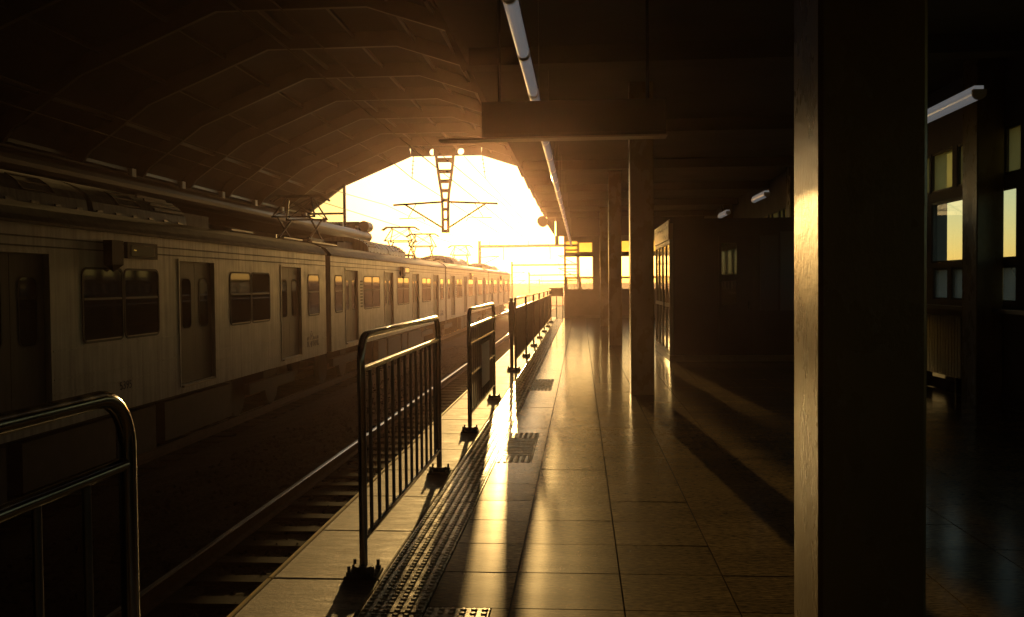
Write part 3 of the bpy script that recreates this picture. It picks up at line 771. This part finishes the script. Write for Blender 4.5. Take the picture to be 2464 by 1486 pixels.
def make_car():
    root = empty('train_car', (0, 0, 0))
    m = MB()
    # near side shell as a wall with door openings; far side plain
    holes_ = [(c-.68, c+.68, -.07, 1.90) for c in DOORC]
    grid_wall(m, (0, CL), (ZB, ZT), holes_, -.10, 0, 'y')
    m.box(XF, XF+.1, 0, CL, ZB, ZT)
    m.box(XF+.1, -.10, 0, .1, ZB, ZT+.2); m.box(XF+.1, -.10, CL-.1, CL, ZB, ZT+.2)
    m.box(XF+.1, -.10, .1, CL-.1, ZB, ZB+.1)
    m.build('body', TRAIN, root)
    # roof
    m = MB(); N = 12; pr = []
    ra = [(0.035, ZT+.0), (0.035, ZT+.035), (-.02, ZT+.10), (-.12, ZT+.20), (-.35, ZT+.30), (-.8, ZT+.37), (-1.56, ZT+.40)]
    pr = ra + [(-3.12-x, z) for x, z in ra[::-1][1:]]
    m.extrude_y(pr, -.02, CL+.02); m.build('roof', TRAINROOF, root)
    # raised strips along the side (broken at the doors) and cantrail lines
    edges = [0.02] + [v for c in DOORC for v in (c-.74, c+.74)] + [CL-.02]
    for z in (.725, .38, .20, .03):
        pieces('rub_strip', TRAIN, root, [(0.0005, .012, a, b_, z-.011, z+.011) for a, b_ in zip(edges[0::2], edges[1::2])])
    for z in (1.985, 2.095):
        m = MB(); m.box(0.001, .010, .02, CL-.02, z-.009, z+.009); m.build('cantrail_strip', TRAINROOF, root)
    # doors
    lv = None
    for c in DOORC:
        for s in (-1, 1):
            if lv is None:
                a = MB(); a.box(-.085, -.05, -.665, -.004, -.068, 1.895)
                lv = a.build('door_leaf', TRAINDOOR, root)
                p = MB(); p.poly([(-.0485, y, z) for y, z in rr_poly(-.50, -.16, .82, 1.62, .09)]); pn = p.build('pane', PANE, lv, fix=False)
                p = MB(); frame_ring(p, -.50, -.16, .82, 1.62, .09, .018, -.049, -.044); gk = p.build('gasket', RUBBER, lv, fix=False)
                lv.location = (0, c, 0)
            else:
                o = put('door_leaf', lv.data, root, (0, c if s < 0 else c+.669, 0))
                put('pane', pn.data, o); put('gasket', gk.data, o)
    # door surround strip
    sd = None
    for c in DOORC:
        if sd is None:
            m = MB()
            for y in (-.72, .68): m.box(0.001, .014, y, y+.04, -.10, 1.94)
            m.box(0.001, .014, -.68, .68, 1.90, 1.94)
            sd = m.build('door_surround', TRAIN, root, (0, c, 0))
        else: put('door_surround', sd.data, root, (0, c, 0))
    # dark sill plates below door
    pieces('door_sill', ALU, root, [(0, .05, c-.66, c+.66, -.115, -.085) for c in DOORC])
    # windows: pairs between doors, singles at the ends
    wl = []
    for c in (4.6, 9.5, 14.4): wl += [(c-1.03, c-.04), (c+.04, c+1.03)]
    wl += [(.42, 1.12), (CL-1.45, CL-.60)]
    for a, b_ in wl:
        p = MB(); frame_ring(p, a, b_, .80, 1.73, .08, .03, 0, .012); wf = p.build('window', RUBBER, root, fix=False)
        p = MB(); p.poly([(.004, y, z) for y, z in rr_poly(a, b_, .80, 1.73, .08)]); p.build('pane', PANE, wf, fix=False)
        p = MB(); p.box(.0045, .012, a+.02, b_-.02, 1.33, 1.36); p.build('sash_bar', DARKSTEEL, wf)
        p = MB(); p.box(.0045, .012, a+.05, b_-.05, .80, .815); p.build('sill_trim', ALU, wf)
    # end louvre beside first pair
    m = MB()
    for q in range(9): m.box(.0, .016, 3.13, 3.36, .85+.09*q, .90+.09*q)
    tag(m.build('louvre', DARKSTEEL, root), kind='stuff')
    # side destination display, speaker lamp
    m = MB(); m.box(0, .05, 9.55, 10.45, 1.90, 2.13); sb = m.build('display_box', RUBBER, root)
    m = MB(); m.box(.0505, .054, 9.65, 10.35, 1.94, 2.09); m.build('screen', LEDM, sb)
    m = MB(); m.box(0, .12, 9.0, 9.30, 1.80, 2.13); m.faces([(0, 9.0, 1.80), (.12, 9.0, 1.80), (.12, 9.3, 1.80), (0, 9.3, 1.80), (.05, 9.15, 1.70)], [(0,1,4), (1,2,4), (2,3,4), (3,0,4)]); m.build('side_lamp', RUBBER, root)
    # roof air units
    y0 = 6.55
    for q in range(2):
        ya, yb = y0 + 3.2*q, y0 + 3.2*q + 3.05
        N = 14; pr = []
        for k in range(N+1):
            a = math.pi*k/N; pr.append((-1.56 + 1.02*math.cos(a), 2.56 + .52*math.sin(a)**.8))
        m = MB(); m.extrude_y(pr, ya, yb); au = m.build('air_unit', ACM, root)
        s_ = MB()
        yl = (ya+.12, ya+1.15) if q == 0 else (yb-1.15, yb-.12)
        for k in range(1, 5):
            a = math.pi*(.5*k+.35)/N*1.6
            x = -1.56 + 1.035*math.cos(a); z = 2.56 + .53*math.sin(a)**.8
            s_.bar((x, yl[0], z), (x, yl[1], z), .03, .045)
        tag(s_.build('louvre_slat', DARKSTEEL, au), kind='stuff')
        s_ = MB(); N2 = 16; cyy = ya+1.95 if q == 0 else yb-1.95
        def surf(y, k): 
            a = math.pi*k/14; return (-1.56 + 1.024*math.cos(a), y, 2.56 + .524*math.sin(a)**.8)
        for k in (1.2, 2.2, 3.2): s_.tube([surf(cyy-.35, k), surf(cyy+.35, k)], .012, 6)
        s_.tube([surf(cyy-.35, 1.2), surf(cyy-.35, 2.2), surf(cyy-.35, 3.2)], .012, 6); s_.tube([surf(cyy+.35, 1.2), surf(cyy+.35, 2.2), surf(cyy+.35, 3.2)], .012, 6)
        s_.build('fan_grille', ALU, au)
    pieces('unit_foot', ALU, root, [(-.60, -.52, 6.7+.52*q, 6.85+.52*q, 2.52, 2.60) for q in range(12)])
    # roof gear: boxes, walk boards
    pieces('roof_box', TRAINROOF, root, [(-2.2, -.9, 4.0, 5.0, 2.6, 2.80), (-2.1, -1.0, 5.1, 6.2, 2.6, 2.86), (-2.2, -.9, 13.4, 14.6, 2.6, 2.85)])
    pieces('walk_board', ALU, root, [(-.62, -.52, ya, yb, 2.60, 2.635) for ya, yb in ((.2, 2.6), (14.8, 16.0), (18.0, 19.4))])
    # pantographs
    for py in (2.55, 16.95):
        p = MB(); cx = -1.56
        zb, zh = 2.78, 4.02
        for x in (cx-.45, cx+.45):
            p.bar((x, py-.75, zb), (x, py+.75, zb), .06, .07)
            for s in (-1, 1):
                p.tube([(x, py-s*.55, zb+.04), (x, py+s*.62, 3.40)], .03, 6)
        for s in (-1, 1): p.bar((cx-.45, py+s*.7, zb), (cx+.45, py+s*.7, zb), .06, .06); p.tube([(cx-.62, py+s*.62, 3.40), (cx+.62, py+s*.62, 3.40)], .026, 6)
        for x in (cx-.6, cx+.6):
            for y in (py-.7, py+.7): p.tube([(x*.78+cx*.22, y, 2.58), (x*.78+cx*.22, y, zb)], [.05, .04], 8)
        pb = p.build('pantograph', DARKSTEEL, root)
        u = MB()
        for s in (-1, 1):
            for x in (-1, 1): u.tube([(cx+x*.60, py+s*.62, 3.40), (cx+x*.36, py+s*.10, zh-.06)], .024, 6)
            u.tube([(cx-.60, py+s*.62, 3.40), (cx+.36, py+s*.1, zh-.06)], .011, 5); u.tube([(cx+.60, py+s*.62, 3.40), (cx-.36, py+s*.1, zh-.06)], .011, 5)
        u.build('upper_arm', DARKSTEEL, pb)
        u = MB()
        for s in (-1, 1): u.tube([(cx-.82, py+s*.14, zh-.13), (cx-.62, py+s*.14, zh), (cx+.62, py+s*.14, zh), (cx+.82, py+s*.14, zh-.13)], .034, 6)
        u.tube([(cx-.4, py-.14, zh-.05), (cx-.4, py+.14, zh-.05)], .015, 6); u.tube([(cx+.4, py-.14, zh-.05), (cx+.4, py+.14, zh-.05)], .015, 6)
        u.build('collector_head', DARKSTEEL, pb)
    # underframe and bogies
    pieces('underframe', UNDER, root, [(-2.85, -.265, 5.6, 14.0, -.85, ZB-.002)])
    pieces('equipment_box', UNDER, root, [(-.26, -.10, a, b_, z, -.30) for a, b_, z in ((5.8, 7.0, -.92), (7.3, 9.4, -.88), (9.7, 10.6, -.95), (10.9, 13.6, -.9))])
    wh = None
    for by in (2.9, 16.65):
        m = MB(); m.box(-.48, -.36, by-1.45, by+1.45, -.72, -.5); m.box(-2.76, -2.64, by-1.45, by+1.45, -.72, -.5); m.box(-2.64, -.48, by-.3, by+.3, -.68, -.35)
        bg_ = m.build('bogie', UNDER, root)
        for s in (-1, 1):
            for x in (-.84, -2.28):
                v = MB(); yy = by + s*1.05
                ring = [(math.cos(2*math.pi*k/20)*.43, math.sin(2*math.pi*k/20)*.43) for k in range(20)]
                vs = [(x-.065, yy+a, -.77+c) for a, c in ring] + [(x+.065, yy+a, -.77+c) for a, c in ring]
                v.faces(vs, [(k, (k+1) % 20, (k+1) % 20+20, k+20) for k in range(20)] + [tuple(range(20)), tuple(range(20, 40))]); v.build('wheel', UNDER, bg_)
    # gangway bellows to the next car
    pieces('gangway_fold', RUBBER, root, [(-2.2, -.92, CL+.01+.09*q, CL+.07+.09*q, -.1, 2.1) for q in range(5)])
    return root
def text(body, size, name, m, parent, loc_, ext=.0015):
    cu = bpy.data.curves.new(name, 'FONT'); cu.body = body; cu.size = size; cu.extrude = ext; cu.resolution_u = 3
    o = bpy.data.objects.new(name, cu); COL.objects.link(o)
    dg = bpy.context.evaluated_depsgraph_get(); me = bpy.data.meshes.new_from_object(o.evaluated_get(dg))
    bpy.data.objects.remove(o); me.name = name
    me.materials.clear(); me.materials.append(m)
    o = put(name, me, parent, loc_); o.rotation_euler = (R(90), 0, R(90))
    return o
car = make_car()
# operator lettering and globe mark near the end of each car, car number near the middle
y_l = CL - 1.60
k_ = text('K', .34, 'lettering', BLUE, car, (.004, y_l, .055)); k_.scale = (.75, 1, 1)
r_ = text('RAIL', .34, 'lettering', BLUE, car, (.004, y_l+.47, .055)); r_.scale = (.72, 1, 1)
m = MB(); cyy, czz = y_l+.325, .19
N = 28
for a0, a1, r1, r2, off in ((20, 200, .20, .155, .03), (200, 380, .155, .02, 0.0), (30, 190, .11, .075, 0.03)):
    for k in range(N):
        A, B_ = R(a0+(a1-a0)*k/N), R(a0+(a1-a0)*(k+1)/N)
        m.poly([(.0045, cyy+.62*r1*math.cos(A), czz+off+r1*math.sin(A)), (.0045, cyy+.62*r1*math.cos(B_), czz+off+r1*math.sin(B_)), (.0045, cyy+.62*r2*math.cos(B_), czz+off+r2*math.sin(B_)), (.0045, cyy+.62*r2*math.cos(A), czz+off+r2*math.sin(A))])
m.build('globe_mark', BLUE, car)
nb = text('5395', .17, 'car_number', BLUE, car, (.004, 9.35, .075))
db = [c for c in car.children if c.name.startswith('display_box')][0]
text('~', .14, 'led_text', led, db, (.0545, 9.72, 1.98))
YC = [2.67, 22.67, 42.67, 62.67]
labels = ['nearest stainless commuter train carriage, dark at the left under the roof',
          'second carriage of the commuter train, its end passing out of the shed roof',
          'third carriage of the commuter train, standing outside in the glare',
          'last visible carriage of the commuter train with the cab end far away']
base_children = None
cars = [car]
for i in range(1, 4): cars.append(copy_tree(car))
for i in (0, 3):
    for ch in [q for q in cars[i].children if q.name.startswith('pantograph')]:
        for gg in list(ch.children): bpy.data.objects.remove(gg)
        bpy.data.objects.remove(ch)
for i, c in enumerate(cars):
    c.location = (-6.35, YC[i], 0); tag(c, labels[i], 'train carriage', 'carriages of the commuter train')
# cab end on the last carriage
m = MB(); m.faces([(0, CL, ZB), (XF, CL, ZB), (XF, CL, 2.3), (0, CL, 2.3), (-.15, CL+.5, ZB), (XF+.15, CL+.5, ZB), (XF+.35, CL+.25, 2.3), (-.35, CL+.25, 2.3)],
                  [(0,1,5,4), (0,4,7,3), (1,2,6,5), (4,5,6,7), (3,7,6,2)]); m.build('cab_front', TRAIN, cars[3])
m = MB(); m.tube([(-.4, CL-.2, 2.5), (-.4, CL-.2, 3.0)], .03, 6); m.build('antenna', DARKSTEEL, cars[3])

# ================================================================== CATENARY
dp = empty('catenary_drop_post', (-5.47, END-.3, 6.74), 'dark ladder-like catenary post hanging from the middle of the roof edge', 'catenary post')
zz = [0, -.25, -.75, -1.15, -1.55, -1.95, -2.4, -3.15]; hw = [.40, .38, .315, .255, .195, .165, .158, .155]
for s in (-1, 1):
    m = MB()
    for i in range(7): m.bar((s*(hw[i]-.045), 0, zz[i]+.002), (s*(hw[i+1]-.045), 0, zz[i+1]-.002), .095, .14)
    m.build('side_rail', DARKSTEEL, dp)
for zc1, t_ in ((-.20, .17), (-.66, .15), (-1.06, .15), (-1.44, .14), (-1.83, .13), (-2.20, .12), (-2.62, .10), (-3.09, .13)):
    i = max(k for k in range(8) if zz[k] >= zc1); f_ = (zz[i]-zc1)/(zz[i]-zz[min(i+1, 7)]) if i < 7 else 0
    h_ = hw[i]*(1-f_) + hw[min(i+1, 7)]*f_ - .094
    m = MB(); m.box(-h_, h_, -.06, .06, zc1-t_/2, zc1+t_/2); m.build('rung', DARKSTEEL, dp)
m = MB(); m.box(-.45, .45, -.1, .1, -.004, .25); m.build('head_plate', DARKSTEEL, dp)
def insulator(mb, p, q, n=4, r=.055):
    p, q = Vector(p), Vector(q)
    for k in range(n):
        c = p.lerp(q, .2+.6*k/max(1, n-1)); t = (q-p).normalized()*.018
        mb.tube([c-t, c, c+t], [.02, r, .02], 8)
for s in (-1, 1):
    sg = 1 if s < 0 else .55
    m = MB()
    a = (s*.16, 0, -1.90); e = (s*2.15, 0, -2.0)
    m.tube([a, e], .042, 8); m.tube([(s*.16, 0, -2.93), (s*1.72, 0, -1.95)], .036, 8)
    m.tube([(s*1.2, 0, -1.96), (s*1.55, 0, -2.55)], .016, 6); m.tube([(s*1.9, 0, -2.56), (s*.95, 0, -2.53), (s*.85, 0, -2.68)], .018, 6)
    m.build('cantilever_arm', DARKSTEEL, dp)
    m = MB(); insulator(m, (s*.18, 0, -1.90), (s*.62, 0, -1.925)); insulator(m, (s*.18, 0, -2.92), (s*.5, 0, -2.715)); m.build('insulator', INSUL, dp)
# string insulators hanging from the roof edge
for k, (x, lab) in enumerate(((-6.78, 'brown insulator string hanging at the left corner of the roof opening'), (-3.95, 'brown insulator string hanging at the right corner of the roof opening'))):
    r_ = empty('insulator_string', (x, END-.2, 6.74), lab, 'insulator', 'insulator strings at the roof edge')
    m = MB(); insulator(m, (0, 0, -.05), (-.06 if k == 0 else .1, 0, -.85), 4, .075); m.build('insulator_disc', INSUL, r_)
    m = MB(); m.tube([(0, 0, 0), (-.07 if k == 0 else .12, 0, -.95)], .015, 6); m.build('rod', DARKSTEEL, r_)
def wire(name, pts, r, label, cat='wire', grp='overhead wires'):
    m = MB(); m.tube(pts, r, 5); return tag(m.build(name, WIREM), label, cat, grp)
gy = [93, 137, 183, 228]
def span(x, z0, sag, ys_, zs_):
    pts = []
    for (ya, za), (yb, zb) in zip(zip(ys_[:-1], zs_[:-1]), zip(ys_[1:], zs_[1:])):
        for q in range(8):
            f_ = q/8; pts.append((x, ya+(yb-ya)*f_, za+(zb-za)*f_ - sag*4*f_*(1-f_)))
    pts.append((x, ys_[-1], zs_[-1])); return pts
for x, nm in ((-3.13, 'near empty track'), (-7.91, 'track with the train')):
    Y_ = [-10, END-.3, 93, 137, 183, 228]
    wire('contact_wire', [(x, y, 4.05 if y < 92 else 5.25+zt(y)) for y in Y_], .011, f'contact wire above the {nm}')
    wire('messenger_wire', span(x, 4.9, .35, Y_, [4.75, 4.75, 4.95, 3.9, 2.75, 1.65]), .010, f'sagging messenger wire above the {nm}')
    for y in (50, 62, 74, 86): pass
wire('feeder_wire', [(-7.6, END-2.5, 6.55), (-6.86, END-.2, 5.85), (-5.3, 60, 4.8)], .016, 'feeder wire bending at the left insulator string under the roof')
wire('feeder_wire', [(-4.7, END-.1, 6.7), (-3.9, END+1.5, 5.85), (-2.6, 93, 4.5)], .012, 'thin feeder wire leaving the roof edge on the right of the drop post')
def gantry(y, zb, label):
    r_ = empty('catenary_gantry', (-5.3, y, zb), label, 'gantry', 'catenary gantries along the line')
    H = 6.55
    for s in (-1, 1):
        m = MB(); m.box(s*5.05-.15, s*5.05+.15, -.14, .14, -1.2, H+.55); m.build('post', GANTM, r_)
        m = MB()
        for z in (H-1.1, H-2.4): m.tube([(s*5.05, 0, z), (s*3.0, 0, z+.05)], .05, 6); m.tube([(s*5.05, 0, z-.9), (s*3.2, 0, z)], .035, 6)
        m.build('bracket', GANTM, r_)
    m = MB(); m.box(-4.9, 4.9, -.1, .1, H-.14, H+.14); m.build('beam', GANTM, r_)
    m = MB()
    for q in range(5):
        x = -4+2*q; m.tube([(x, 0, H+.14), (x, 0, H+.55)], .03, 6)
    for x in (-2.6, 2.2): m.tube([(x, 0, H-.14), (x, 0, H-1.4)], .04, 6)
    m.build('stub', GANTM, r_)
    return r_
gl_ = ['nearest steel catenary gantry beyond the shed', 'second steel catenary gantry beyond the shed', 'third steel catenary gantry down the line', 'farthest small catenary gantry down the line']
for y, l_ in zip(gy, gl_): gantry(y, zt(y), l_)

# ================================================================== BEYOND
fwl = empty('noise_barrier', (0, 330, -8), 'hazy long low wall closing the line on the horizon', 'wall')
m = MB()
m.box(-160, 120, 0, 1.2, 0, 9.35); m.build('wall', FARW, fwl)
m = MB()
for q in range(140): m.box(-160+2*q, -159.85+2*q, -.1, 1.3, 9.36, 9.75)
tag(m.build('railing', FARW, fwl), kind='stuff')
# distant blocks seen through the side windows
BWIN = mat('block_window', (.08, .08, .09), .3)
def block(x, y, wd, dp_, h, label):
    r_ = empty('apartment_block', (x, y, -8), label, 'building', 'distant apartment blocks')
    m = MB(); m.box(-wd/2, wd/2, -dp_/2, dp_/2, 0, h); m.build('wall', BLDG, r_)
    m = MB(); m.box(-wd/5, wd/5, -dp_/5, dp_/5, h, h+1.8); m.build('roof_house', BLDG, r_)
    m = MB()
    nzf = int(h//3); nw = max(2, int(wd//4))
    for i in range(nzf):
        for k in range(nw):
            xx = -wd/2 + wd*(k+.5)/nw; m.box(xx-.7, xx+.7, -dp_/2-.08, -dp_/2-.02, 1+3*i, 2.5+3*i)
    tag(m.build('window', BWIN, r_), kind='stuff')
random.seed(3)
bl = [(148, 400, 11, 9, 10.5), (163, 414, 8, 8, 14.2), (180, 420, 14, 9, 10), (197, 432, 9, 9, 12.6), (214, 442, 18, 9, 9), (132, 412, 13, 9, 8.5)]
bn = ['low wide', 'tallest narrow', 'wide mid-height', 'tall square', 'very long low', 'lowest']
for (x, y, a, c, h), n_ in zip(bl, bn): block(x, y, a, c, h, f'{n_} distant apartment block on the hazy skyline')

# haze: one closed box of even dusty air, tinted pink to add a warm veil of glow
hz = bpy.data.materials.new('haze'); hz.use_nodes = True; t = hz.node_tree; t.nodes.clear()
ho = t.nodes.new('ShaderNodeOutputMaterial'); pv = t.nodes.new('ShaderNodeVolumePrincipled')
pv.inputs['Color'].default_value = (0.98, 0.66, 0.60, 1); pv.inputs['Density'].default_value = 0.00055; pv.inputs['Anisotropy'].default_value = 0.89
t.links.new(pv.outputs[0], ho.inputs['Volume'])
m = MB(); m.box(-270, 270, -310, 492, -9.5, 10.5)
tag(m.build('haze', hz), kind='stuff')
